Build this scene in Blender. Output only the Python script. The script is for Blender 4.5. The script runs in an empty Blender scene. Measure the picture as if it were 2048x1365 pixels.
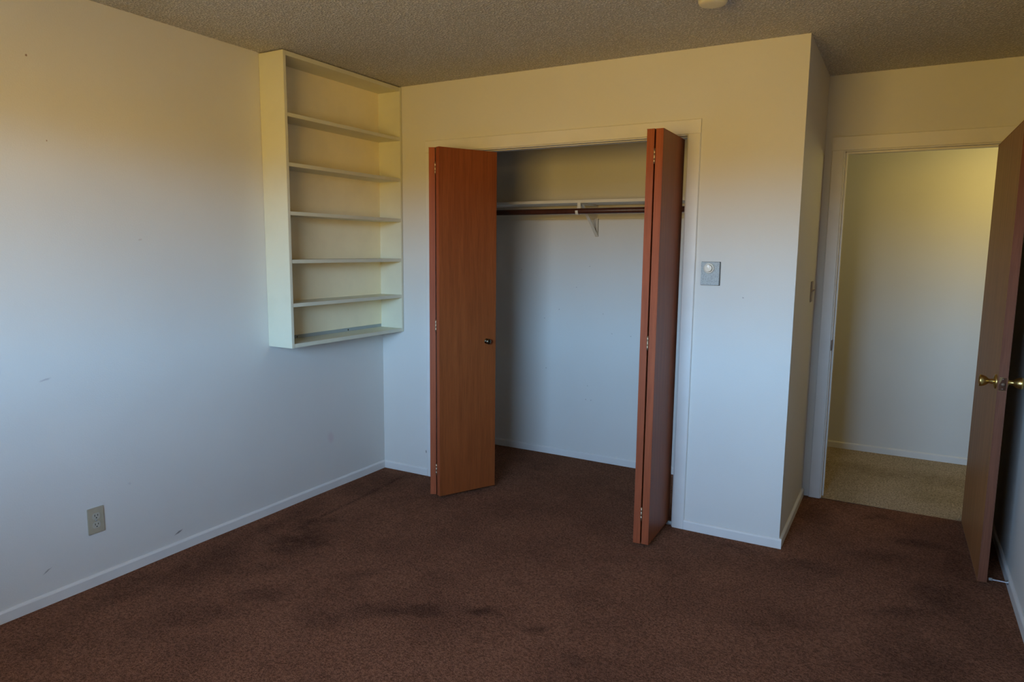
import bpy, bmesh, math, random
from mathutils import Vector, Matrix
random.seed(7)
S = bpy.context.scene
COL = S.collection

# ------------------------------------------------------------------ camera
cam_d = bpy.data.cameras.new('camera')
cam = bpy.data.objects.new('camera', cam_d)
COL.objects.link(cam)
YAW, PITCH, ROLL, FPX = 0.5125, -0.1320, 0.0103, 1387.2
fw = Vector((-math.sin(YAW) * math.cos(PITCH), math.cos(YAW) * math.cos(PITCH), math.sin(PITCH)))
rt = Vector((math.cos(YAW), math.sin(YAW), 0))
up = rt.cross(fw)
r2 = rt * math.cos(ROLL) + up * math.sin(ROLL)
u2 = -rt * math.sin(ROLL) + up * math.cos(ROLL)
M = Matrix((r2, u2, -fw)).transposed().to_4x4()
M.translation = Vector((2.9537, -3.5208, 1.4593))
cam.matrix_world = M
cam_d.sensor_width = 36.0
cam_d.sensor_fit = 'HORIZONTAL'
cam_d.lens = FPX / 2048 * 36
cam_d.clip_start = 0.02
S.camera = cam

# ------------------------------------------------------------------ world: clear sky over sunlit dry ground
SKY_HORIZON, SKY_HIGH, SKY_STR = (0.38, 0.665, 1.0), (0.36, 0.52, 1.0), 50.0     # clear sky, palest low down
GROUND_COL, GROUND_STR = (1.0, 0.65, 0.155), 13.8
w = bpy.data.worlds.new('world')
S.world = w
w.use_nodes = True
nt = w.node_tree
nt.nodes.clear()
tc = nt.nodes.new('ShaderNodeTexCoord')
sx = nt.nodes.new('ShaderNodeSeparateXYZ')
mr = nt.nodes.new('ShaderNodeMapRange')
mr.interpolation_type = 'SMOOTHSTEP'
mr.inputs['From Min'].default_value = 0.015     # low hills on the horizon
mr.inputs['From Max'].default_value = 0.09
# sky radiance falls off from the horizon to the zenith as exp(-k * elevation)
mk = nt.nodes.new('ShaderNodeMath'); mk.operation = 'MULTIPLY'; mk.inputs[1].default_value = -1.3
me_ = nt.nodes.new('ShaderNodeMath'); me_.operation = 'EXPONENT'
ms = nt.nodes.new('ShaderNodeMath'); ms.operation = 'MULTIPLY_ADD'
ms.inputs[1].default_value = SKY_STR * 0.85
ms.inputs[2].default_value = SKY_STR * 0.15
mc = nt.nodes.new('ShaderNodeMix'); mc.data_type = 'RGBA'
mc.inputs[6].default_value = (*SKY_HIGH, 1)
mc.inputs[7].default_value = (*SKY_HORIZON, 1)
b_sky = nt.nodes.new('ShaderNodeBackground')
b_gr = nt.nodes.new('ShaderNodeBackground')
b_gr.inputs[0].default_value = (*GROUND_COL, 1)
b_gr.inputs[1].default_value = GROUND_STR
mx = nt.nodes.new('ShaderNodeMixShader')
wo = nt.nodes.new('ShaderNodeOutputWorld')
nt.links.new(tc.outputs['Generated'], sx.inputs[0])
nt.links.new(sx.outputs['Z'], mr.inputs['Value'])
nt.links.new(sx.outputs['Z'], mk.inputs[0])
nt.links.new(mk.outputs[0], me_.inputs[0])
nt.links.new(me_.outputs[0], ms.inputs[0])
nt.links.new(me_.outputs[0], mc.inputs[0])
nt.links.new(mc.outputs[2], b_sky.inputs[0])
nt.links.new(ms.outputs[0], b_sky.inputs[1])
nt.links.new(mr.outputs[0], mx.inputs[0])
nt.links.new(b_gr.outputs[0], mx.inputs[1])
nt.links.new(b_sky.outputs[0], mx.inputs[2])
nt.links.new(mx.outputs[0], wo.inputs[0])

# ------------------------------------------------------------------ room measures (metres)
H = 2.44
X1 = 2.507          # right end of the closet wall, left side of the entry alcove
XR = 3.461          # right wall
YD = 0.882          # wall with the bedroom door
YC = 0.860          # back of the closet
YB = -3.90          # wall behind the camera
YH = 2.122          # far wall of the hallway
WX0, WX1, WZ0, WZ1 = 1.00, 2.65, 1.10, 2.12   # window behind the camera
T = 0.012

# daylight comes in through the window: portal only guides the sampling of the world
pl = bpy.data.lights.new('window_portal', 'AREA')
pl.shape = 'RECTANGLE'
pl.size, pl.size_y = WX1 - WX0, WZ1 - WZ0
pl.cycles.is_portal = True
plo = bpy.data.objects.new('window_portal', pl)
plo.location = ((WX0 + WX1) / 2, YB - 0.06, (WZ0 + WZ1) / 2)
plo.rotation_euler = (math.radians(90), 0, 0)      # -Z of the light looks to +Y, into the room
COL.objects.link(plo)

S.view_settings.view_transform = 'Standard'
S.view_settings.look = 'None'
S.view_settings.gamma = 1.0
S.view_settings.exposure = 0.0
S.view_settings.use_curve_mapping = False
cy = S.cycles
cy.max_bounces = 6
cy.diffuse_bounces = 5
cy.glossy_bounces = 3
cy.caustics_reflective = False
cy.caustics_refractive = False
cy.sample_clamp_indirect = 6.0
cy.use_denoising = True
cy.use_light_tree = False
cy.use_adaptive_sampling = True
cy.adaptive_threshold = 0.02

# ------------------------------------------------------------------ materials
def new_mat(name):
    m = bpy.data.materials.new(name)
    m.use_nodes = True
    n = m.node_tree
    b = n.nodes['Principled BSDF']
    return m, n, b

def N(n, t, **k):
    x = n.nodes.new(t)
    for a, v in k.items():
        setattr(x, a, v)
    return x

def link(n, a, b):
    n.links.new(a, b)

def noise(n, vec, scale, detail=2.0, rough=0.5):
    x = N(n, 'ShaderNodeTexNoise')
    x.inputs['Scale'].default_value = scale
    x.inputs['Detail'].default_value = detail
    x.inputs['Roughness'].default_value = rough
    link(n, vec, x.inputs['Vector'])
    return x.outputs['Fac']

def ramp(n, fac, a, b, interp='SMOOTHSTEP', lo=0.0, hi=1.0):
    x = N(n, 'ShaderNodeMapRange', interpolation_type=interp)
    x.inputs['From Min'].default_value = a
    x.inputs['From Max'].default_value = b
    x.inputs['To Min'].default_value = lo
    x.inputs['To Max'].default_value = hi
    link(n, fac, x.inputs['Value'])
    return x.outputs[0]

def mixc(n, fac, c1, c2, blend='MIX'):
    x = N(n, 'ShaderNodeMix', data_type='RGBA', blend_type=blend)
    for sock, v in ((x.inputs[0], fac), (x.inputs[6], c1), (x.inputs[7], c2)):
        if isinstance(v, (int, float)):
            sock.default_value = v
        elif isinstance(v, tuple):
            sock.default_value = (*v, 1) if len(v) == 3 else v
        else:
            link(n, v, sock)
    return x.outputs[2]

def math_(n, op, a, b=None):
    x = N(n, 'ShaderNodeMath', operation=op)
    for sock, v in zip(x.inputs, (a, b)):
        if v is None:
            continue
        if isinstance(v, (int, float)):
            sock.default_value = v
        else:
            link(n, v, sock)
    return x.outputs[0]

def bump(n, bsdf, height, strength, dist):
    x = N(n, 'ShaderNodeBump')
    x.inputs['Strength'].default_value = strength
    x.inputs['Distance'].default_value = dist
    link(n, height, x.inputs['Height'])
    link(n, x.outputs[0], bsdf.inputs['Normal'])

def coord(n):
    return N(n, 'ShaderNodeTexCoord').outputs['Object']

def mapping(n, vec, loc=(0, 0, 0), scale=(1, 1, 1), rot=(0, 0, 0)):
    x = N(n, 'ShaderNodeMapping')
    x.inputs['Location'].default_value = loc
    x.inputs['Scale'].default_value = scale
    x.inputs['Rotation'].default_value = rot
    link(n, vec, x.inputs['Vector'])
    return x.outputs[0]

def blob(n, vec, pos, rad, rot=0.0, inner=0.3, axis='Z'):
    """1 inside an ellipsoid at pos with radii rad, fading to 0 at its edge."""
    r = (0, 0, rot) if axis == 'Z' else ((rot, 0, 0) if axis == 'X' else (0, rot, 0))
    x = N(n, 'ShaderNodeMapping', vector_type='TEXTURE')
    x.inputs['Location'].default_value = pos
    x.inputs['Rotation'].default_value = r
    x.inputs['Scale'].default_value = rad
    link(n, vec, x.inputs['Vector'])
    l = N(n, 'ShaderNodeVectorMath', operation='LENGTH')
    link(n, x.outputs[0], l.inputs[0])
    return ramp(n, l.outputs['Value'], inner, 1.0, lo=1.0, hi=0.0)

def warp(n, vec, scale, amount):
    x = N(n, 'ShaderNodeTexNoise')
    x.inputs['Scale'].default_value = scale
    x.inputs['Detail'].default_value = 3
    link(n, vec, x.inputs['Vector'])
    s = N(n, 'ShaderNodeVectorMath', operation='SUBTRACT')
    link(n, x.outputs['Color'], s.inputs[0])
    s.inputs[1].default_value = (0.5, 0.5, 0.5)
    k = N(n, 'ShaderNodeVectorMath', operation='SCALE')
    link(n, s.outputs[0], k.inputs[0])
    k.inputs['Scale'].default_value = amount
    a = N(n, 'ShaderNodeVectorMath', operation='ADD')
    link(n, vec, a.inputs[0])
    link(n, k.outputs[0], a.inputs[1])
    return a.outputs[0]

WALL = (0.69, 0.665, 0.605)
def wall_material(name, marks=()):
    """Eggshell wall paint with a faint roller texture; marks = (pos, radii, rot, axis, colour, strength)."""
    m, n, b = new_mat(name)
    v = coord(n)
    c = mixc(n, ramp(n, noise(n, v, 2.2, 3), 0.3, 0.75), WALL, tuple(x * 0.965 for x in WALL))
    for pos, rad, rot, axis, colr, st in marks:
        f = blob(n, warp(n, v, 60, 0.008), pos, rad, rot, 0.25, axis)
        c = mixc(n, math_(n, 'MULTIPLY', f, st), c, colr)
    link(n, c, b.inputs['Base Color'])
    b.inputs['Roughness'].default_value = 0.62
    b.inputs['Specular IOR Level'].default_value = 0.3
    bump(n, b, noise(n, v, 170, 2), 0.18, 0.002)
    return m

DARK = (0.10, 0.08, 0.07)
M_WALL = wall_material('wall_paint')
M_WALL_LEFT = wall_material('wall_paint_scuffed', [
    ((0, -2.040, 2.168), (.05, .006, .006), 0, 'X', (0.22, 0.11, 0.05), .9),
    ((0, -1.990, 1.861), (.05, .004, .004), 0, 'X', (0.3, 0.18, 0.1), .8),
    ((0, -1.632, 1.483), (.05, .012, .007), 0.3, 'X', (0.45, 0.34, 0.28), .4),
    ((0, -1.525, 0.090), (.05, .030, .006), 0.35, 'X', DARK, .75),
    ((0, -2.112, 0.138), (.05, .026, .004), 0.5, 'X', DARK, .55),
    ((0, -2.064, 0.923), (.05, .030, .006), 0.2, 'X', (0.35, 0.3, 0.3), .5),
    ((0, -0.495, 0.317), (.05, .035, .050), 0.3, 'X', (0.62, 0.45, 0.45), .40),
    ((0, -1.75, 0.40), (.05, .010, .010), 0, 'X', (0.45, 0.4, 0.4), .35),
])
M_WALL_CLOSET = wall_material('wall_paint_closet_front', [
    ((2.271, 0, 1.233), (.006, .05, .005), 0, 'Y', (0.35, 0.3, 0.3), .8),
    ((0.345, -.0, 0.155), (.006, .05, .014), 0, 'Y', DARK, .8),
])
random.seed(3)
M_WALL_CBACK = wall_material('wall_paint_closet_back', [
    ((random.uniform(.55, 1.4), YC, random.uniform(.35, 1.5)), (.006, .05, .005), 0, 'Y', (0.3, 0.27, 0.25), .6)
    for _ in range(12)])

def paint(name, colr, rough=0.45, spec=0.4, b_str=0.05, b_scale=90):
    m, n, b = new_mat(name)
    v = coord(n)
    c = mixc(n, ramp(n, noise(n, v, 7, 3), 0.35, 0.75), colr, tuple(x * 0.95 for x in colr))
    link(n, c, b.inputs['Base Color'])
    b.inputs['Roughness'].default_value = rough
    b.inputs['Specular IOR Level'].default_value = spec
    bump(n, b, noise(n, v, b_scale, 2), b_str, 0.002)
    return m

M_TRIM = paint('trim_paint', (0.73, 0.705, 0.655), 0.4)
M_SHELF = paint('bookcase_paint', (0.69, 0.67, 0.51), 0.4)
M_BACKP = paint('bookcase_back_paint', (0.90, 0.80, 0.54), 0.5)
M_STRIP = paint('mounting_strip_paint', (0.36, 0.39, 0.36), 0.5)
M_CSHELF = paint('closet_shelf_paint', (0.72, 0.69, 0.61), 0.5)

def ceiling_material():
    m, n, b = new_mat('popcorn_ceiling')
    v = coord(n)
    vo = N(n, 'ShaderNodeTexVoronoi', feature='F1')
    vo.inputs['Scale'].default_value = 95
    link(n, warp(n, v, 60, 0.012), vo.inputs['Vector'])
    h1 = ramp(n, vo.outputs['Distance'], 0.1, 0.75, lo=1.0, hi=0.0)
    h = math_(n, 'ADD', math_(n, 'MULTIPLY', h1, 0.7), math_(n, 'MULTIPLY', noise(n, v, 120, 4, 0.6), 0.9))
    base = mixc(n, ramp(n, noise(n, v, 1.3, 3), 0.3, 0.75), (0.90, 0.85, 0.79), (0.84, 0.79, 0.73))
    c = mixc(n, ramp(n, h, 0.45, 1.15), mixc(n, 0.45, base, (0.24, 0.22, 0.20)), base)
    link(n, c, b.inputs['Base Color'])
    b.inputs['Roughness'].default_value = 0.85
    b.inputs['Specular IOR Level'].default_value = 0.2
    bump(n, b, h, 1.0, 0.012)
    return m
M_CEIL = ceiling_material()

def carpet_material(name, base, dark, stains=(), stain_shade_col=(0.070, 0.034, 0.023), mott=1.0):
    m, n, b = new_mat(name)
    v = coord(n)
    wv = warp(n, v, 9, 0.10)
    c = mixc(n, ramp(n, noise(n, wv, 2.6, 4, 0.6), 0.38, 0.72), base, dark)
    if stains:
        at = N(n, 'ShaderNodeAttribute', attribute_name='stain_shade')
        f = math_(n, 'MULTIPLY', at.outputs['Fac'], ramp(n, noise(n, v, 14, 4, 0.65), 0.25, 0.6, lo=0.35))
        c = mixc(n, f, c, stain_shade_col)
    pile = noise(n, v, 270, 2, 0.65)
    tuft = noise(n, v, 115, 2, 0.6)
    hh = math_(n, 'ADD', math_(n, 'MULTIPLY', pile, 0.6), math_(n, 'MULTIPLY', tuft, 0.7))
    c = mixc(n, ramp(n, hh, 0.45, 0.85), mixc(n, 1.0, c, (0.52, 0.50, 0.48), 'MULTIPLY'),
             mixc(n, 1.0, c, (1.38, 1.38, 1.38), 'MULTIPLY'))
    link(n, c, b.inputs['Base Color'])
    b.inputs['Roughness'].default_value = 0.95
    b.inputs['Specular IOR Level'].default_value = 0.0
    bump(n, b, hh, 0.9, 0.014)
    return m

STAINS = [
    ((1.20, -1.44, 0), (0.20, 0.12, 1), 0.5, 0.85), ((1.38, -1.36, 0), (0.13, 0.06, 1), 0.3, 0.7),
    ((1.557, -1.27, 0), (0.085, 0.06, 1), 0.4, 0.85), ((1.64, -1.27, 0), (0.05, 0.035, 1), 0.3, 0.5),
    ((1.818, -1.235, 0), (0.085, 0.05, 1), 1.0, 0.65), ((0.40, -1.15, 0), (0.24, 0.22, 1), 0.3, 0.75),
    ((0.32, -0.92, 0), (0.18, 0.10, 1), 0.9, 0.6), ((0.24, -1.55, 0), (0.18, 0.40, 1), 0.1, 0.5),
    ((0.45, -1.45, 0), (0.25, 0.16, 1), 0.6, 0.45), ((0.9, -1.28, 0), (0.18, 0.07, 1), 0.7, 0.4),
    ((3.143, 0.417, 0), (0.14, 0.10, 1), 0.4, 0.6), ((3.222, -0.179, 0), (0.20, 0.25, 1), 0.2, 0.55),
    ((2.625, -0.151, 0), (0.28, 0.10, 1), 0.05, 0.4), ((1.554, -0.985, 0), (0.08, 0.05, 1), 0.3, 0.35),
    ((1.978, -1.412, 0), (0.10, 0.07, 1), 0.6, 0.4), ((0.938, 0.608, 0), (0.045, 0.035, 1), 0.3, 0.8),
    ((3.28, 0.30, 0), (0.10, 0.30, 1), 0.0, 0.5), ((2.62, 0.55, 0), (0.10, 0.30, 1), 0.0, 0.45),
    ((2.55, -0.75, 0), (0.28, 0.14, 1), 0.4, 0.25), ((3.1, -0.75, 0), (0.22, 0.30, 1), 0.2, 0.45),
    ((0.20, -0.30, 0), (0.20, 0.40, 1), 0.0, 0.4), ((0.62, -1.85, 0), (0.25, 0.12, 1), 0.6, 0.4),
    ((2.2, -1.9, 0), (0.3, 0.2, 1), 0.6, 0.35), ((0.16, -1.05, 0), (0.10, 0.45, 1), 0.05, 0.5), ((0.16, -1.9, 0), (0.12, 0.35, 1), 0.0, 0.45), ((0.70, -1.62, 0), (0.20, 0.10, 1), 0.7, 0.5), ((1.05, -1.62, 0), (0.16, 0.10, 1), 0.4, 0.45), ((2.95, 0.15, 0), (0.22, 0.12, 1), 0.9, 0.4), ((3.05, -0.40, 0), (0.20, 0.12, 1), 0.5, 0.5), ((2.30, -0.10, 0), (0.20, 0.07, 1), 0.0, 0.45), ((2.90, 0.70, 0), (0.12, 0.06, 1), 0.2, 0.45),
]
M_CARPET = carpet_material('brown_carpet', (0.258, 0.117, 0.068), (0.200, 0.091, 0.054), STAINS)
M_HALLCARPET = carpet_material('beige_carpet', (0.56, 0.44, 0.30), (0.46, 0.36, 0.23),
                               True, (0.30, 0.22, 0.13))

def wood(name, a, bcol, rough=0.42, grain=1.0, spec=0.45):
    m, n, b = new_mat(name)
    v = coord(n)
    g1 = noise(n, mapping(n, warp(n, v, 2.0, 0.05), scale=(38, 38, 1.3)), 1.0, 5, 0.6)
    g2 = noise(n, mapping(n, v, scale=(320, 320, 7)), 1.0, 3, 0.6)
    c = mixc(n, ramp(n, g1, 0.3, 0.72), a, bcol)
    c = mixc(n, ramp(n, g2, 0.42, 0.72, lo=0.0, hi=0.45 * grain), c, tuple(x * 0.55 for x in bcol))
    link(n, c, b.inputs['Base Color'])
    b.inputs['Roughness'].default_value = rough
    b.inputs['Specular IOR Level'].default_value = spec
    bump(n, b, g2, 0.06, 0.001)
    return m
M_BIFOLD = wood('red_brown_veneer', (0.31, 0.083, 0.021), (0.235, 0.060, 0.015), 0.45, 1.0, 0.3)
M_EDGE = wood('red_brown_edge', (0.36, 0.092, 0.036), (0.29, 0.070, 0.028), 0.55, 1.0, 0.15)
M_DOOR = wood('brown_walnut_veneer', (0.38, 0.170, 0.065), (0.28, 0.118, 0.044), 0.42, 1.0, 0.25)
M_DOOREDGE = wood('walnut_edge', (0.20, 0.075, 0.040), (0.15, 0.055, 0.030), 0.5, 1.0, 0.15)
M_ROD = wood('dark_closet_rod', (0.085, 0.026, 0.014), (0.06, 0.018, 0.010), 0.4)

def metal(name, colr, rough=0.3, met=1.0, wear=0.0):
    m, n, b = new_mat(name)
    v = coord(n)
    c = mixc(n, ramp(n, noise(n, v, 160, 4, 0.6), 0.4, 0.7), colr, tuple(x * (0.8 - wear) for x in colr))
    link(n, c, b.inputs['Base Color'])
    b.inputs['Metallic'].default_value = met
    b.inputs['Roughness'].default_value = rough
    return m
M_BRASS = metal('aged_brass', (0.62, 0.42, 0.14), 0.30)
M_LATCH = metal('latch_brass', (0.70, 0.52, 0.20), 0.6, 0.5)
M_BRONZE = metal('dark_bronze', (0.16, 0.14, 0.10), 0.25)
M_STEEL = metal('brushed_steel', (0.62, 0.64, 0.65), 0.42, 1.0, 0.05)
M_STEELPLATE = metal('thermostat_plate', (0.31, 0.335, 0.33), 0.5, 0.2, 0.08)
M_HINGE = metal('hinge_brass', (0.50, 0.37, 0.24), 0.45)
M_STRIKE = metal('strike_plate_metal', (0.17, 0.10, 0.06), 0.5, 0.4)
M_TRACK = metal('track_metal', (0.55, 0.55, 0.52), 0.45)

def plain(name, colr, rough=0.5, spec=0.4):
    m, n, b = new_mat(name)
    v = coord(n)
    link(n, mixc(n, ramp(n, noise(n, v, 40, 2), 0.3, 0.8), colr, tuple(x * 0.94 for x in colr)), b.inputs['Base Color'])
    b.inputs['Roughness'].default_value = rough
    b.inputs['Specular IOR Level'].default_value = spec
    return m
M_IVORY = plain('ivory_plastic', (0.43, 0.37, 0.26), 0.4)
M_IVORY2 = plain('ivory_receptacle', (0.47, 0.44, 0.35), 0.35)
M_SLOT = plain('dark_slot', (0.012, 0.011, 0.010), 0.8)
M_DIAL = plain('cream_dial', (0.66, 0.61, 0.50), 0.35)
M_RING = plain('dial_ring', (0.56, 0.54, 0.47), 0.35)
M_OUTLINE = plain('outline_shadow', (0.10, 0.10, 0.10), 0.6)
M_CREAM = plain('cream_plastic', (0.74, 0.66, 0.46), 0.35)
M_BROWNPL = plain('brown_switch_plate', (0.30, 0.21, 0.12), 0.4)
M_YARD = plain('dry_yard', (0.42, 0.30, 0.19), 0.9)
M_RUBBER = plain('grey_rubber', (0.22, 0.22, 0.21), 0.6)

# ------------------------------------------------------------------ mesh helpers
def tag(o, label=None, cat=None, group=None, kind=None):
    if label: o['label'] = label
    if cat: o['category'] = cat
    if group: o['group'] = group
    if kind: o['kind'] = kind
    return o

def link_obj(name, bm, mat, parent=None, smooth=False):
    me = bpy.data.meshes.new(name)
    bmesh.ops.recalc_face_normals(bm, faces=bm.faces)
    bm.to_mesh(me)
    bm.free()
    if smooth:
        for p in me.polygons:
            p.use_smooth = True
    me.materials.append(mat)
    o = bpy.data.objects.new(name, me)
    COL.objects.link(o)
    if parent is not None:
        o.parent = parent
        o.matrix_parent_inverse = parent.matrix_world.inverted()
    return o

def empty(name, loc):
    o = bpy.data.objects.new(name, None)
    o.location = loc
    o.empty_display_size = 0.05
    COL.objects.link(o)
    o.matrix_world = Matrix.Translation(loc)
    return o

def bev(bm, w, seg=2):
    if w > 0:
        bmesh.ops.bevel(bm, geom=bm.edges[:], offset=w, segments=seg, affect='EDGES', clamp_overlap=True)

def box(x0, x1, y0, y1, z0, z1, bevel=0.0, seg=2, bm=None):
    bm = bm or bmesh.new()
    r = bmesh.ops.create_cube(bm, size=1.0)
    for v in r['verts']:
        v.co = Vector((x0 + (v.co.x + .5) * (x1 - x0), y0 + (v.co.y + .5) * (y1 - y0), z0 + (v.co.z + .5) * (z1 - z0)))
    bev(bm, bevel, seg)
    return bm

def prism(pts, axis, a, b, bevel=0.0):
    """Extrude a 2-D outline along an axis. axis 'y': pts are (x,z); 'x': (y,z); 'z': (x,y)."""
    bm = bmesh.new()
    def P(p, t):
        return {'x': (t, p[0], p[1]), 'y': (p[0], t, p[1]), 'z': (p[0], p[1], t)}[axis]
    A = [bm.verts.new(P(p, a)) for p in pts]
    B = [bm.verts.new(P(p, b)) for p in pts]
    bm.faces.new(A)
    bm.faces.new(B[::-1])
    n = len(pts)
    for i in range(n):
        bm.faces.new((A[i], A[(i + 1) % n], B[(i + 1) % n], B[i]))
    bm.normal_update()
    bmesh.ops.triangulate(bm, faces=[f for f in bm.faces if len(f.verts) > 4], ngon_method='EAR_CLIP')
    bev(bm, bevel)
    return bm

def lathe(profile, origin, axis, seg=32):
    """Revolve (distance along axis, radius) pairs about an axis through origin."""
    bm = bmesh.new()
    ax = Vector(axis).normalized()
    u = ax.orthogonal().normalized()
    v = ax.cross(u)
    o = Vector(origin)
    rings = []
    for d, r in profile:
        if r < 1e-6:
            rings.append([bm.verts.new(o + ax * d)])
        else:
            rings.append([bm.verts.new(o + ax * d + (u * math.cos(t) + v * math.sin(t)) * r)
                          for t in (2 * math.pi * i / seg for i in range(seg))])
    for p, q in zip(rings, rings[1:]):
        for i in range(seg):
            j = (i + 1) % seg
            if len(p) == 1 and len(q) == 1:
                continue
            if len(p) == 1:
                bm.faces.new((p[0], q[i], q[j]))
            elif len(q) == 1:
                bm.faces.new((p[i], p[j], q[0]))
            else:
                bm.faces.new((p[i], p[j], q[j], q[i]))
    return bm

def obox(p0, p1, th, z0, z1, side=1, bevel=0.0):
    """Upright slab from p0 to p1 (xy), its thickness th to the left (side=1) or right (-1) of that line."""
    a, b = Vector(p0), Vector(p1)
    d = (b - a).normalized()
    nrm = Vector((-d.y, d.x)) * side * th
    return prism([tuple(a), tuple(b), tuple(b + nrm), tuple(a + nrm)], 'z', z0, z1, bevel)

# ------------------------------------------------------------------ room shell
def struct(name, bm, mat, label, cat):
    return tag(link_obj(name, bm, mat), label, cat, kind='structure')

# carpeted floor, gently uneven, with the lifted crease that runs along the left wall
bm = bmesh.new()
fx0, fx1, fy0, fy1 = -0.01, XR + 0.01, YB - 0.01, YD
def floor_z(x, y):
    rx = 0.222 - 0.052 * y + 0.004 * math.sin(y * 9.0)
    ridge = 0.011 * math.exp(-((x - rx) / 0.013) ** 2) * max(0.0, min(1.0, (y + 1.15) / 0.25)) * max(0.0, min(1.0, (-0.02 - y) / 0.15))
    return -0.003 + 0.0015 * math.sin(x * 5.1 + 1.3 * math.sin(y * 3.1)) * math.cos(y * 4.3) + ridge
xs = sorted(set([fx0 + (fx1 - fx0) * i / 150 for i in range(151)] + [0.18 + 0.003 * i for i in range(50)]))
ys = [fy0 + (fy1 - fy0) * j / 200 for j in range(201)]
vg = [[bm.verts.new((x, y, floor_z(x, y))) for y in ys] for x in xs]
for i in range(len(xs) - 1):
    for j in range(len(ys) - 1):
        bm.faces.new((vg[i][j], vg[i + 1][j], vg[i + 1][j + 1], vg[i][j + 1]))
floor = link_obj('floor', bm, M_CARPET, smooth=True)
def add_stain_shade(o, stains, fr):
    from mathutils import noise as mn
    at = o.data.attributes.new('stain_shade', 'FLOAT', 'POINT')
    for i, v in enumerate(o.data.vertices):
        p = v.co.copy()
        q = p + mn.noise_vector(p * 5.0) * 0.07 + mn.noise_vector(p * 14.0) * 0.03
        keep = 1.0
        for pos, rad, rot, st in stains:
            dx, dy = q.x - pos[0], q.y - pos[1]
            lx = (dx * math.cos(rot) + dy * math.sin(rot)) / rad[0]
            ly = (-dx * math.sin(rot) + dy * math.cos(rot)) / rad[1]
            t = max(0.0, min(1.0, (1.0 - math.hypot(lx, ly)) / 0.85))
            keep *= 1.0 - st * t * t * (3 - 2 * t)
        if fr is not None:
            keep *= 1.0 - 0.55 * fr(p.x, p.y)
        at.data[i].value = 1.0 - keep
def crease_shade(x, y):  # thin dark line painted beside the ridge as its shaded side
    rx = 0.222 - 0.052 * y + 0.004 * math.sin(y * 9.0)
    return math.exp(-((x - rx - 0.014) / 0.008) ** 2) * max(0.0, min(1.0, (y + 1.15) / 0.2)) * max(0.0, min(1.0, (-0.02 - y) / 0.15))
add_stain_shade(floor, STAINS, crease_shade)
tag(floor, 'worn dark brown carpet with dark stains covering bedroom and closet', 'carpet', kind='structure')
bm = bmesh.new()
hv = [[bm.verts.new((0.9 + 5.2 * i / 104, YD + 1.42 * j / 28, -0.002)) for j in range(29)] for i in range(105)]
for i in range(104):
    for j in range(28):
        bm.faces.new((hv[i][j], hv[i + 1][j], hv[i + 1][j + 1], hv[i][j + 1]))
fh = struct('floor_hall', bm, M_HALLCARPET, 'beige hallway carpet beyond the bedroom doorway', 'carpet')
add_stain_shade(fh, [((3.0, 1.62, 0), (1.2, 0.24, 1), 0.05, 0.5), ((2.6, 1.3, 0), (0.35, 0.3, 1), 0.0, 0.4)], None)
struct('floor_base', box(-0.12, 6.1, YB - 0.12, 2.3, -0.16, -0.06), M_TRIM, 'slab beneath the carpets, out of view', 'floor')
struct('ceiling', box(-0.12, 6.1, YB - 0.12, 2.3, H, H + 0.1), M_CEIL, 'greyish popcorn textured ceiling', 'ceiling')
struct('wall_left', box(-0.12, 0, YB - 0.12, 1.0, -0.06, H), M_WALL_LEFT, 'long cream wall on the left with scuffs and an outlet', 'wall')

JL, JR, JH = 0.428, 1.9626, 2.028        # closet jamb faces
JT = 0.018
a, b_, h_ = JL - JT, JR + JT, JH + JT
struct('wall_closet', prism([(0, -0.06), (a, -0.06), (a, h_), (b_, h_), (b_, -0.06), (X1, -0.06), (X1, H), (0, H)], 'y', 0, 0.11),
       M_WALL_CLOSET, 'cream wall around the closet opening', 'wall')
struct('wall_alcove', box(2.40, X1, 0.11, YD, -0.06, H), M_WALL, 'narrow shaded side wall between closet and doorway, with a switch', 'wall')
struct('wall_closet_back', box(0, 2.40, YC, YC + 0.12, -0.06, H), M_WALL_CBACK, 'cream back wall inside the closet', 'wall')
DL, DR, DH = 2.613, 3.365, 2.021          # bedroom door jamb faces
a, b_, h_ = DL - JT, DR + JT, DH + JT
struct('wall_door', prism([(2.40, -0.06), (a, -0.06), (a, h_), (b_, h_), (b_, -0.06), (6.0, -0.06), (6.0, H), (2.40, H)], 'y', YD, YD + 0.115),
       M_WALL, 'cream wall above the open bedroom doorway', 'wall')
struct('wall_right', box(XR, XR + 0.12, YB - 0.12, YD, -0.06, H), M_WALL, 'cream wall on the right behind the open door', 'wall')
struct('wall_hall', box(0.9, 6.1, YH, YH + 0.12, -0.06, H), M_WALL, 'yellow lit hallway wall seen through the doorway', 'wall')
struct('wall_hall_end', box(6.0, 6.12, YD, YH, -0.06, H), M_WALL, 'end wall of the hallway out of view', 'wall')
struct('wall_hall_start', box(0.9, 1.02, YC + 0.12, YH, -0.06, H), M_WALL, 'other end wall of the hallway out of view', 'wall')
# wall behind the camera with its window hole
bm = bmesh.new()
ring = {}
for k, y in enumerate((YB, YB - 0.12)):
    o = [bm.verts.new(p) for p in ((-0.12, y, -0.06), (XR + 0.12, y, -0.06), (XR + 0.12, y, H), (-0.12, y, H))]
    i = [bm.verts.new(p) for p in ((WX0, y, WZ0), (WX1, y, WZ0), (WX1, y, WZ1), (WX0, y, WZ1))]
    ring[k] = (o, i)
    for q in range(4):
        bm.faces.new((o[q], o[(q + 1) % 4], i[(q + 1) % 4], i[q]))
for s in (0, 1):
    for q in range(4):
        A, B = ring[0][s], ring[1][s]
        bm.faces.new((A[q], A[(q + 1) % 4], B[(q + 1) % 4], B[q]))
struct('wall_back', bm, M_WALL, 'wall with the bedroom window behind the camera', 'wall')
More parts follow.
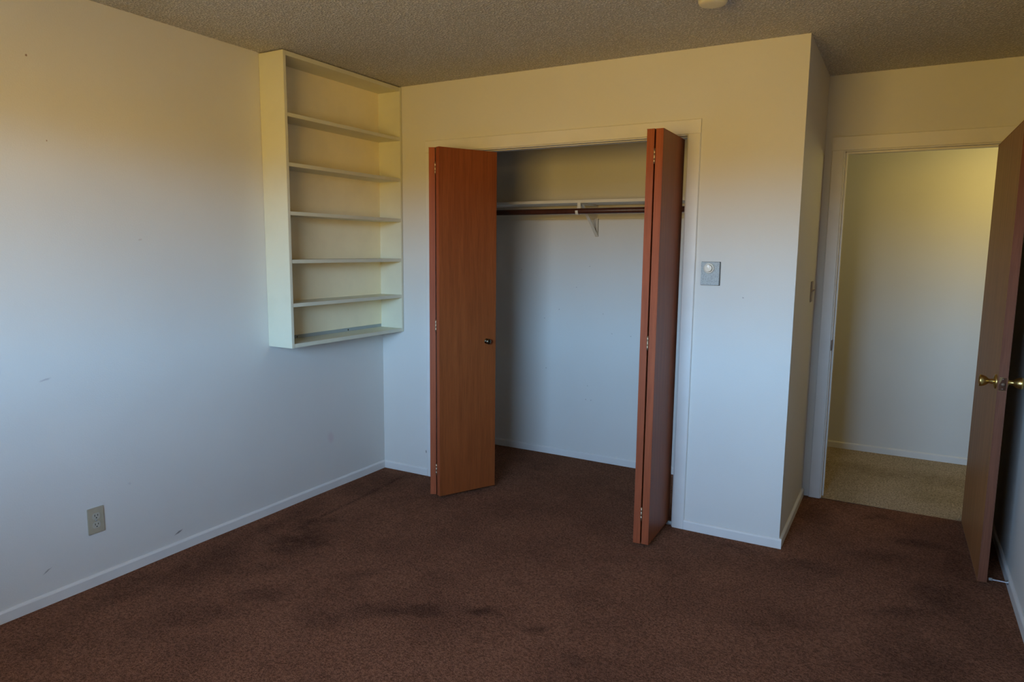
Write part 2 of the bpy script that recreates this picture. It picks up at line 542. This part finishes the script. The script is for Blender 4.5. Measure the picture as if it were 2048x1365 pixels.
# window frame behind the camera
win = tag(empty('window_1', ((WX0 + WX1) / 2, YB, WZ0)), 'white framed bedroom window behind the camera', 'window', kind='structure')
fw_ = 0.03
for x0, x1, z0, z1 in ((WX0, WX0 + fw_, WZ0, WZ1), (WX1 - fw_, WX1, WZ0, WZ1), (WX0 + fw_, WX1 - fw_, WZ0, WZ0 + fw_), (WX0 + fw_, WX1 - fw_, WZ1 - fw_, WZ1)):
    link_obj('window_frame', box(x0, x1, YB - 0.09, YB - 0.05, z0, z1), M_TRIM, win)
link_obj('window_mullion', box((WX0 + WX1) / 2 - .015, (WX0 + WX1) / 2 + .015, YB - 0.09, YB - 0.05, WZ0 + fw_, WZ1 - fw_), M_TRIM, win)

# unseen overhang and yard strip, added and sized to shape the window's daylight
struct('added_eave', box(-1.5, 5.0, YB - 1.10, YB - 0.12, 2.26, 2.50), M_TRIM, 'added roof overhang trimming daylight at the window, out of view', 'roof')
struct('ground', box(-12, 16, YB - 4.2, YB - 0.12, -0.36, -0.30), M_YARD, 'added yard strip dimming ground light at the window, out of view', 'ground')

# ------------------------------------------------------------------ baseboards
BH = 0.047
def base_profile(sign=1):
    """(offset from wall, height): flat board with an eased top edge."""
    return [(0, -0.03), (T, -0.03), (T, BH - 0.009), (T * 0.75, BH - 0.004), (T * 0.35, BH), (0, BH)]
def baseboard(name, axis, wall, sgn, a, b, label, mat=None):
    pts = [(wall + sgn * d, z) for d, z in base_profile()]
    o = link_obj(name, prism(pts, axis, a, b), mat or M_TRIM)
    return tag(o, label, 'baseboard', kind='structure')
baseboard('baseboard_left', 'y', 0, 1, YB, 0.0, 'long white baseboard along the left wall')
baseboard('baseboard_closet_left', 'x', 0, -1, T, 0.3595, 'short white baseboard between room corner and closet')
baseboard('baseboard_closet_right', 'x', 0, -1, 2.0308, X1 + T, 'white baseboard between closet frame and outer corner')
baseboard('baseboard_alcove', 'y', X1, 1, 0.0, YD - 0.012, 'shaded baseboard along the alcove side wall')
baseboard('baseboard_right', 'y', XR, -1, YB, YD, 'baseboard along the right wall behind the door')
baseboard('baseboard_closet_back', 'x', YC, -1, 0, 2.40, 'scuffed white baseboard along the closet back wall')
baseboard('baseboard_hall', 'x', YH, -1, 1.02, 6.0, 'white baseboard along the hallway wall')

# ------------------------------------------------------------------ closet frame
CO_L, CI_L, CI_R, CO_R = 0.3595, 0.4228, 1.9676, 2.0308
CZ_I, CZ_O = 2.0327, 2.1039
fr = tag(empty('trim_1', (1.195, 0, 0)), 'white painted frame around the closet opening', 'door frame', kind='structure')
def casing_v(x0, x1, z1, y, parent, outer_left):
    # flat casing, thin back band line on the outer edge
    t = T
    if outer_left:
        pts = [(x0, y), (x0, y - t * .7), (x0 + .004, y - t), (x1 - .003, y - t), (x1, y - t + .003), (x1, y)]
    else:
        pts = [(x0, y), (x0, y - t + .003), (x0 + .003, y - t), (x1 - .004, y - t), (x1, y - t * .7), (x1, y)]
    return link_obj('casing', prism(pts, 'z', -0.02, z1), M_TRIM, parent)
casing_v(CO_L, CI_L, CZ_I, 0, fr, True)
casing_v(CI_R, CO_R, CZ_I, 0, fr, False)
def casing_h(x0, x1, z0, z1, y, parent):
    t = T
    pts = [(y, z0), (y - t + .003, z0), (y - t, z0 + .003), (y - t, z1 - .004), (y - t * .7, z1), (y, z1)]
    return link_obj('casing', prism(pts, 'x', x0, x1), M_TRIM, parent)
casing_h(CO_L, CO_R, CZ_I, CZ_O, 0, fr)
link_obj('jamb', box(JL - JT, JL, 0.0, 0.11, -0.02, JH), M_TRIM, fr)
link_obj('jamb', box(JR, JR + JT, 0.0, 0.11, -0.02, JH), M_TRIM, fr)
link_obj('head_jamb', box(JL - JT, JR + JT, 0.0, 0.11, JH, JH + JT), M_TRIM, fr)
link_obj('track', box(JL, JR, 0.036, 0.052, JH - 0.004, JH - 0.0005, 0.001), M_TRIM, fr)

# ------------------------------------------------------------------ bifold closet doors
DZ0, DZ1 = 0.018, 2.013
def hinge(parent, x, y, z, h=0.07, r=0.0045):
    hb = link_obj('hinge', lathe([(0, 0), (0, r), (h * .33, r), (h * .34, r * .8), (h * .36, r), (h * .66, r), (h * .67, r * .8), (h * .69, r), (h, r), (h, 0)], (x, y, z - h / 2), (0, 0, 1), 12), M_HINGE, parent, True)
    return hb

def edge_faces(o, d, mat):
    """Give the slab's narrow end faces their own wood."""
    o.data.materials.append(mat)
    for p in o.data.polygons:
        if abs(p.normal.x * d.x + p.normal.y * d.y) > 0.8:
            p.material_index = 1

def bifold(name, label, leaves, hpos, hz):
    root = tag(empty(name, (hpos[0], hpos[1], 0)), label, 'closet door', kind='structure')
    for pa, pb, s in leaves:
        d = (Vector(pb) - Vector(pa)).normalized()
        leaf = link_obj('leaf', obox(pa, pb, 0.035, DZ0, DZ1, s, 0.0014), M_BIFOLD, root)
        edge_faces(leaf, d, M_EDGE)
    for z in hz:
        hinge(root, hpos[0], hpos[1], z)
    return root

bl = bifold('door_2', 'left red-brown bifold closet door folded open, round knob on its leaf',
            [((.434, .030), (.608, -.315), 1), ((.678, -.318), (.850, .020), 1)], (.6435, -.303), (1.90, 1.02, .17))
d2 = (Vector((.850, .020)) - Vector((.678, -.318))).normalized()
kb = Vector((.678, -.318)) + d2 * 0.315
kn = Vector((d2.y, -d2.x, 0))
link_obj('knob', lathe([(0, 0), (0, .016), (.002, .016), (.004, .008), (.012, .0075), (.016, .012), (.021, .0165), (.026, .0165), (.030, .012), (.0315, .006), (.032, 0)],
                       (kb.x, kb.y, .915), kn, 24), M_BRONZE, bl, True)
br = bifold('door_3', 'right red-brown bifold closet door folded flat, leaf edges towards the room',
            [((1.9405, .035), (1.949, -.346), -1), ((1.873, -.352), (1.861, .028), -1)], (1.9105, -.349), (1.89, 1.02, .17))

link_obj('pivot_bracket', box(1.930, 1.9615, -.004, .030, .002, .010, .001), M_STEEL, br)
link_obj('pivot_bracket', box(.4290, .460, .000, .034, .002, .010, .001), M_STEEL, bl)

# ------------------------------------------------------------------ bedroom door frame and door
f2 = tag(empty('trim_2', (2.99, YD, 0)), 'white painted frame of the bedroom doorway', 'door frame', kind='structure')
casing_v(2.545, 2.608, 2.0263, YD, f2, True)
casing_v(DR + .005, DR + .068, 2.0263, YD, f2, False)
casing_h(2.545, DR + .068, 2.0263, 2.104, YD, f2)
link_obj('jamb', box(DL - JT, DL, YD, YD + .115, -0.02, DH), M_TRIM, f2)
link_obj('jamb', box(DR, DR + JT, YD, YD + .115, -0.02, DH), M_TRIM, f2)
link_obj('head_jamb', box(DL - JT, DR + JT, YD, YD + .115, DH, DH + JT), M_TRIM, f2)
link_obj('door_stop_moulding', box(DL, DL + .010, YD + .040, YD + .075, 0, DH - .010), M_TRIM, f2)
link_obj('door_stop_moulding', box(DL, DR, YD + .040, YD + .075, DH - .010, DH), M_TRIM, f2)
link_obj('strike_plate', box(DL - .0042, DL + .0016, YD - .003, YD + .030, .890, .952, .0005), M_STRIKE, f2)

D0, D1 = (3.3215, .858), (3.336, .056)            # hall-side face of the open door, hinge end to latch end
door = tag(empty('door_1', (3.36, .86, 0)), 'open brown wooden bedroom door with brass knob by the right wall', 'door', kind='structure')
dd = (Vector(D1) - Vector(D0)).normalized()
leaf = link_obj('leaf', obox(D0, D1, 0.035, .012, 2.008, 1, 0.0014), M_DOOR, door)
edge_faces(leaf, dd, M_DOOREDGE)
nl = Vector((dd.y, -dd.x, 0))                      # out of the hall-side face, to the left
kc = Vector(D1) - dd * 0.064
KZ = .906
for base, n_ in ((Vector((kc.x, kc.y, KZ)), nl), (Vector((kc.x, kc.y, KZ)) - nl * .035, -nl)):
    kb_ = link_obj('knob', lathe([(0.010, .011), (.026, .0105), (.030, .0135), (.036, .019), (.046, .0235), (.055, .0260), (.060, .0258), (.062, .0240), (.0615, .017), (.0595, .014), (.0595, 0)],
                                 base, n_, 28), M_BRASS, door, True)
    link_obj('rosette', lathe([(0, .032), (.003, .032), (.007, .026), (.009, .018), (.011, .011), (.011, 0)], base, n_, 28), M_BRASS, kb_, True)
ec = Vector(D1) - Vector((nl.x, nl.y)) * .0175       # middle of the latch edge
def on_edge(name, w, z0, z1, t, mat, parent, off=0.0):
    a = ec + Vector((nl.x, nl.y)) * (w / 2 + off)
    b2 = ec - Vector((nl.x, nl.y)) * (w / 2 - off)
    return link_obj(name, obox(tuple(a), tuple(b2), t, z0, z1, 1, 0.0002), mat, parent)
lp = on_edge('latch_plate', .026, KZ - .029, KZ + .029, .0015, M_LATCH, door)
dv = Vector((dd.x, dd.y, 0))
c3 = Vector((ec.x, ec.y, KZ)) + dv * .0015
link_obj('latch_bolt', lathe([(0, .0085), (.006, .0085), (.010, .006), (.010, 0)], c3, dv, 16), M_STRIKE, lp, True)
for z in (-.021, .021):
    link_obj('screw', lathe([(0, .004), (.0008, .004), (.0014, 0)], c3 + Vector((0, 0, z)), dv, 12), M_STRIKE, lp, True)
for z in (.25, 1.02, 1.80):
    link_obj('hinge', lathe([(0, 0), (0, .006), (.089, .006), (.089, 0)], (3.3655, .866, z - .045), (0, 0, 1), 12), M_BRASS, door, True)

# ------------------------------------------------------------------ wall bookcase in the corner
BD, BL, BZ0, BZ1 = .176, .941, .927, 2.4335
g = tag(empty('wall_bookcase', (0.0, -BL / 2, BZ0)), 'cream painted wall bookcase of empty shelves hung in the corner', 'bookcase')
PT = .018
link_obj('side_panel', box(0.001, BD, -BL, -BL + PT, BZ0, BZ1, .0012), M_SHELF, g)
link_obj('side_panel', box(0.001, BD, -PT - .002, -.002, BZ0, BZ1, .0012), M_SHELF, g)
yl, yr = -BL + PT, -PT - .002
link_obj('top_panel', box(0.001, BD - .001, yl, yr, 2.411, BZ1, .001), M_SHELF, g)
for z in (2.134, 1.887, 1.640, 1.392, 1.163):
    link_obj('shelf', box(0.007, BD - .001, yl, yr, z - .019, z, .001), M_SHELF, g)
link_obj('bottom_panel', box(0.001, BD - .001, yl, yr, BZ0 + .001, .949, .001), M_SHELF, g)
link_obj('back_panel', box(0.001, .007, yl, yr, .969, 2.413), M_BACKP, g)
st = link_obj('mounting_strip', box(0.0005, .004, yl, yr, .949, .968), M_STRIP, g)
for y in (-.742, -.330):
    link_obj('screw', lathe([(0, .005), (.001, .005), (.002, .003), (.002, 0)], (.004, y, .957), (1, 0, 0), 12), M_BRONZE, st, True)

# ------------------------------------------------------------------ closet shelf, bracket and rod
cs = tag(empty('closet_shelf', (1.2, YC, 1.76)), 'white closet shelf board with ledger and centre bracket', 'shelf')
link_obj('shelf_board', box(0.001, 2.399, .560, YC - .001, 1.752, 1.770, .001), M_CSHELF, cs)
link_obj('ledger', box(0.002, 2.398, YC - .019, YC - .001, 1.664, 1.7515, .001), M_CSHELF, cs)
XB = 1.136
bk = empty('shelf_bracket', (XB, YC - .02, 1.70)); bk.parent = cs; bk.matrix_parent_inverse = cs.matrix_world.inverted()
bkm = bk
link_obj('arm', box(XB - .011, XB + .011, .552, YC - .02, 1.7455, 1.7515, .001), M_CSHELF, bkm)
link_obj('front_plate', box(XB - .011, XB + .011, .549, .556, 1.712, 1.7515, .001), M_CSHELF, bkm)
link_obj('wall_plate', box(XB - .011, XB + .011, YC - .022, YC - .0195, 1.560, 1.7455, .0005), M_CSHELF, bkm)
# diagonal brace: from the arm near its front down to the wall
bmd = bmesh.new()
A0, B0 = Vector((XB, .600, 1.744)), Vector((XB, YC - .004, 1.548))
dv2 = (B0 - A0).normalized()
nv = Vector((0, -dv2.z, dv2.y))
cs_ = [(-.010, -.003), (.010, -.003), (.010, .003), (.004, .0005), (-.004, .0005), (-.010, .003)]
va = [bmd.verts.new(A0 + Vector((x, 0, 0)) + nv * q) for x, q in cs_]
vb = [bmd.verts.new(B0 + Vector((x, 0, 0)) + nv * q) for x, q in cs_]
bmd.faces.new(va); bmd.faces.new(vb[::-1])
for i in range(6):
    bmd.faces.new((va[i], va[(i + 1) % 6], vb[(i + 1) % 6], vb[i]))
link_obj('brace', bmd, M_CSHELF, bkm)
# hook that cradles the rod
RY, RZ, RR = .536, 1.699, .0175
pts_o, pts_i = [], []
for k in range(15):
    t_ = math.radians(172 + k * 12.5)          # under the rod, tip to the front
    pts_o.append((RY + math.cos(t_) * (RR + .0060), RZ + math.sin(t_) * (RR + .0060)))
    pts_i.append((RY + math.cos(t_) * (RR + .0008), RZ + math.sin(t_) * (RR + .0008)))
link_obj('rod_hook', prism(pts_o + pts_i[::-1], 'x', XB - .009, XB + .009), M_CSHELF, bkm)
rod = tag(empty('closet_rod', (1.2, RY, RZ)), 'dark brown round closet rod below the white shelf', 'rod')
link_obj('pole', lathe([(0, 0), (0, RR), (2.396, RR), (2.396, 0)], (0.002, RY, RZ), (1, 0, 0), 24), M_ROD, rod, True)
for x, dx in ((0.0005, 1), (2.3995, -1)):
    link_obj('rod_socket', lathe([(0, .03), (.004, .03), (.010, .022), (.010, .0175)], (x, RY, RZ), (dx, 0, 0), 24), M_CSHELF, rod, True)

# ------------------------------------------------------------------ thermostat
th = tag(empty('thermostat', (2.109, 0, 1.348)), 'grey metal wall thermostat with round dial beside the closet frame', 'thermostat')
plate = link_obj('cover_plate', box(2.0640, 2.1545, -.020, -.006, 1.2905, 1.4050, .0015), M_STEELPLATE, th)
link_obj('shadow_outline', box(2.0625, 2.1560, -.0065, -.0005, 1.2890, 1.4065), M_OUTLINE, th)  # dark slab a little larger than the cover, drawn as its shadow outline
link_obj('dial_ring', lathe([(0, .0265), (.004, .0265), (.006, .0235), (.006, .0)], (2.1035, -.020, 1.3745), (0, -1, 0), 32), M_RING, th, False)
dl = link_obj('dial', lathe([(0, .0185), (.010, .0180), (.013, .0165), (.0135, 0)], (2.1035, -.026, 1.3745), (0, -1, 0), 32), M_DIAL, th, False)
link_obj('pointer', box(2.1025, 2.1045, -.0402, -.0394, 1.3765, 1.3895), M_STEEL, dl)
link_obj('name_strip', box(2.0685, 2.150, -.0206, -.0199, 1.3165, 1.3355), M_STEELPLATE, th)

# ------------------------------------------------------------------ outlet on the left wall
ol = tag(empty('wall_outlet', (0, -1.908, .284)), 'ivory duplex outlet low on the left wall', 'outlet')
op = link_obj('cover_plate', box(0.0003, .006, -1.943, -1.873, .2265, .3415, .002), M_IVORY, ol)
for zc in (.3035, .2645):
    pts = []
    for k in range(28):
        t_ = 2 * math.pi * k / 28
        pts.append((-1.908 + .0172 * math.cos(t_), zc + max(-.0135, min(.0135, .0172 * math.sin(t_)))))
    rc = link_obj('receptacle', prism(pts, 'x', .0055, .0078), M_IVORY2, ol)
    for dy, hh in ((-.0062, .0085), (.0062, .0068)):
        link_obj('slot', box(.0070, .0080, -1.908 + dy - .0013, -1.908 + dy + .0013, zc + .0035 - hh / 2, zc + .0035 + hh / 2), M_SLOT, rc)
    link_obj('ground_hole', lathe([(0, .0026), (.001, .0026), (.001, 0)], (.0070, -1.908, zc - .0070), (1, 0, 0), 12), M_SLOT, rc)
link_obj('screw', lathe([(0, .0033), (.0008, .0033), (.0014, 0)], (.006, -1.908, .284), (1, 0, 0), 12), M_STEEL, ol, True)

# ------------------------------------------------------------------ light switch on the alcove wall
sw = tag(empty('light_switch', (X1, .66, 1.242)), 'light switch seen edge-on on the shaded alcove wall', 'light switch')
link_obj('cover_plate', box(X1 + .0003, X1 + .006, .618, .690, 1.184, 1.299, .002), M_BROWNPL, sw)
link_obj('toggle', prism([(X1 + .005, 1.236), (X1 + .005, 1.250), (X1 + .019, 1.256), (X1 + .019, 1.249)], 'y', .649, .659), M_BROWNPL, sw)

# ------------------------------------------------------------------ smoke detector on the ceiling
DX, DY = 2.230, -0.677
sd = tag(empty('smoke_detector', (DX, DY, H)), 'round cream smoke detector on the popcorn ceiling', 'smoke detector')
link_obj('mounting_base', lathe([(0, 0), (0, .060), (.008, .060), (.008, 0)], (DX, DY, H), (0, 0, -1), 40), M_CREAM, sd, True)
cv = link_obj('cover', lathe([(.008, .057), (.016, .0565), (.019, .0565), (.020, .0525), (.022, .0525), (.023, .0555), (.030, .053), (.035, .047), (.0365, .030), (.0365, 0)], (DX, DY, H), (0, 0, -1), 40), M_CREAM, sd, True)

# ------------------------------------------------------------------ spring door stop on the right baseboard
ds = tag(empty('door_stop', (XR - T, .060, .03)), 'small metal door stop on the baseboard behind the door', 'door stop')
X0 = XR - T - .0005
prof = [(0, 0), (0, .010), (.004, .010), (.006, .005)]
d_ = .006
while d_ < .058:
    prof += [(d_, .0030), (d_ + .001, .0037), (d_ + .002, .0030)]
    d_ += .002
prof += [(.058, 0)]
link_obj('spring', lathe(prof, (X0, .060, .030), (-1, 0, 0), 12), M_STEEL, ds, True)
link_obj('tip', lathe([(.058, 0), (.058, .007), (.070, .0065), (.072, .004), (.072, 0)], (X0, .060, .030), (-1, 0, 0), 14), M_RUBBER, ds, True)

# ------------------------------------------------------------------ hallway ceiling lamp (round the corner, lights the hall)
LX, LY, LZ = 3.72, 1.46, 2.02
hl = tag(empty('pendant_lamp', (LX, LY, H)), 'warm globe pendant lamp in the hallway out of view', 'lamp')
link_obj('canopy', lathe([(0, 0), (0, .055), (.012, .05), (.02, .03), (.02, 0)], (LX, LY, H), (0, 0, -1), 32), M_BRASS, hl, True)
link_obj('stem', lathe([(.02, 0), (.02, .007), (H - LZ - .09, .007), (H - LZ - .085, .03), (H - LZ - .075, .03), (H - LZ - .075, 0)], (LX, LY, H), (0, 0, -1), 16), M_BRASS, hl, True)
mg, ng, bg = new_mat('lamp_glass')
bg.inputs['Base Color'].default_value = (1, .9, .7, 1)
bg.inputs['Emission Color'].default_value = (1.0, .80, .28, 1)
bg.inputs['Emission Strength'].default_value = 36.0
link_obj('globe', lathe([(.085 * (1 - math.cos(math.pi * k / 14)), .085 * math.sin(math.pi * k / 14)) for k in range(15)], (LX, LY, LZ + .085), (0, 0, -1), 28), mg, hl, True)
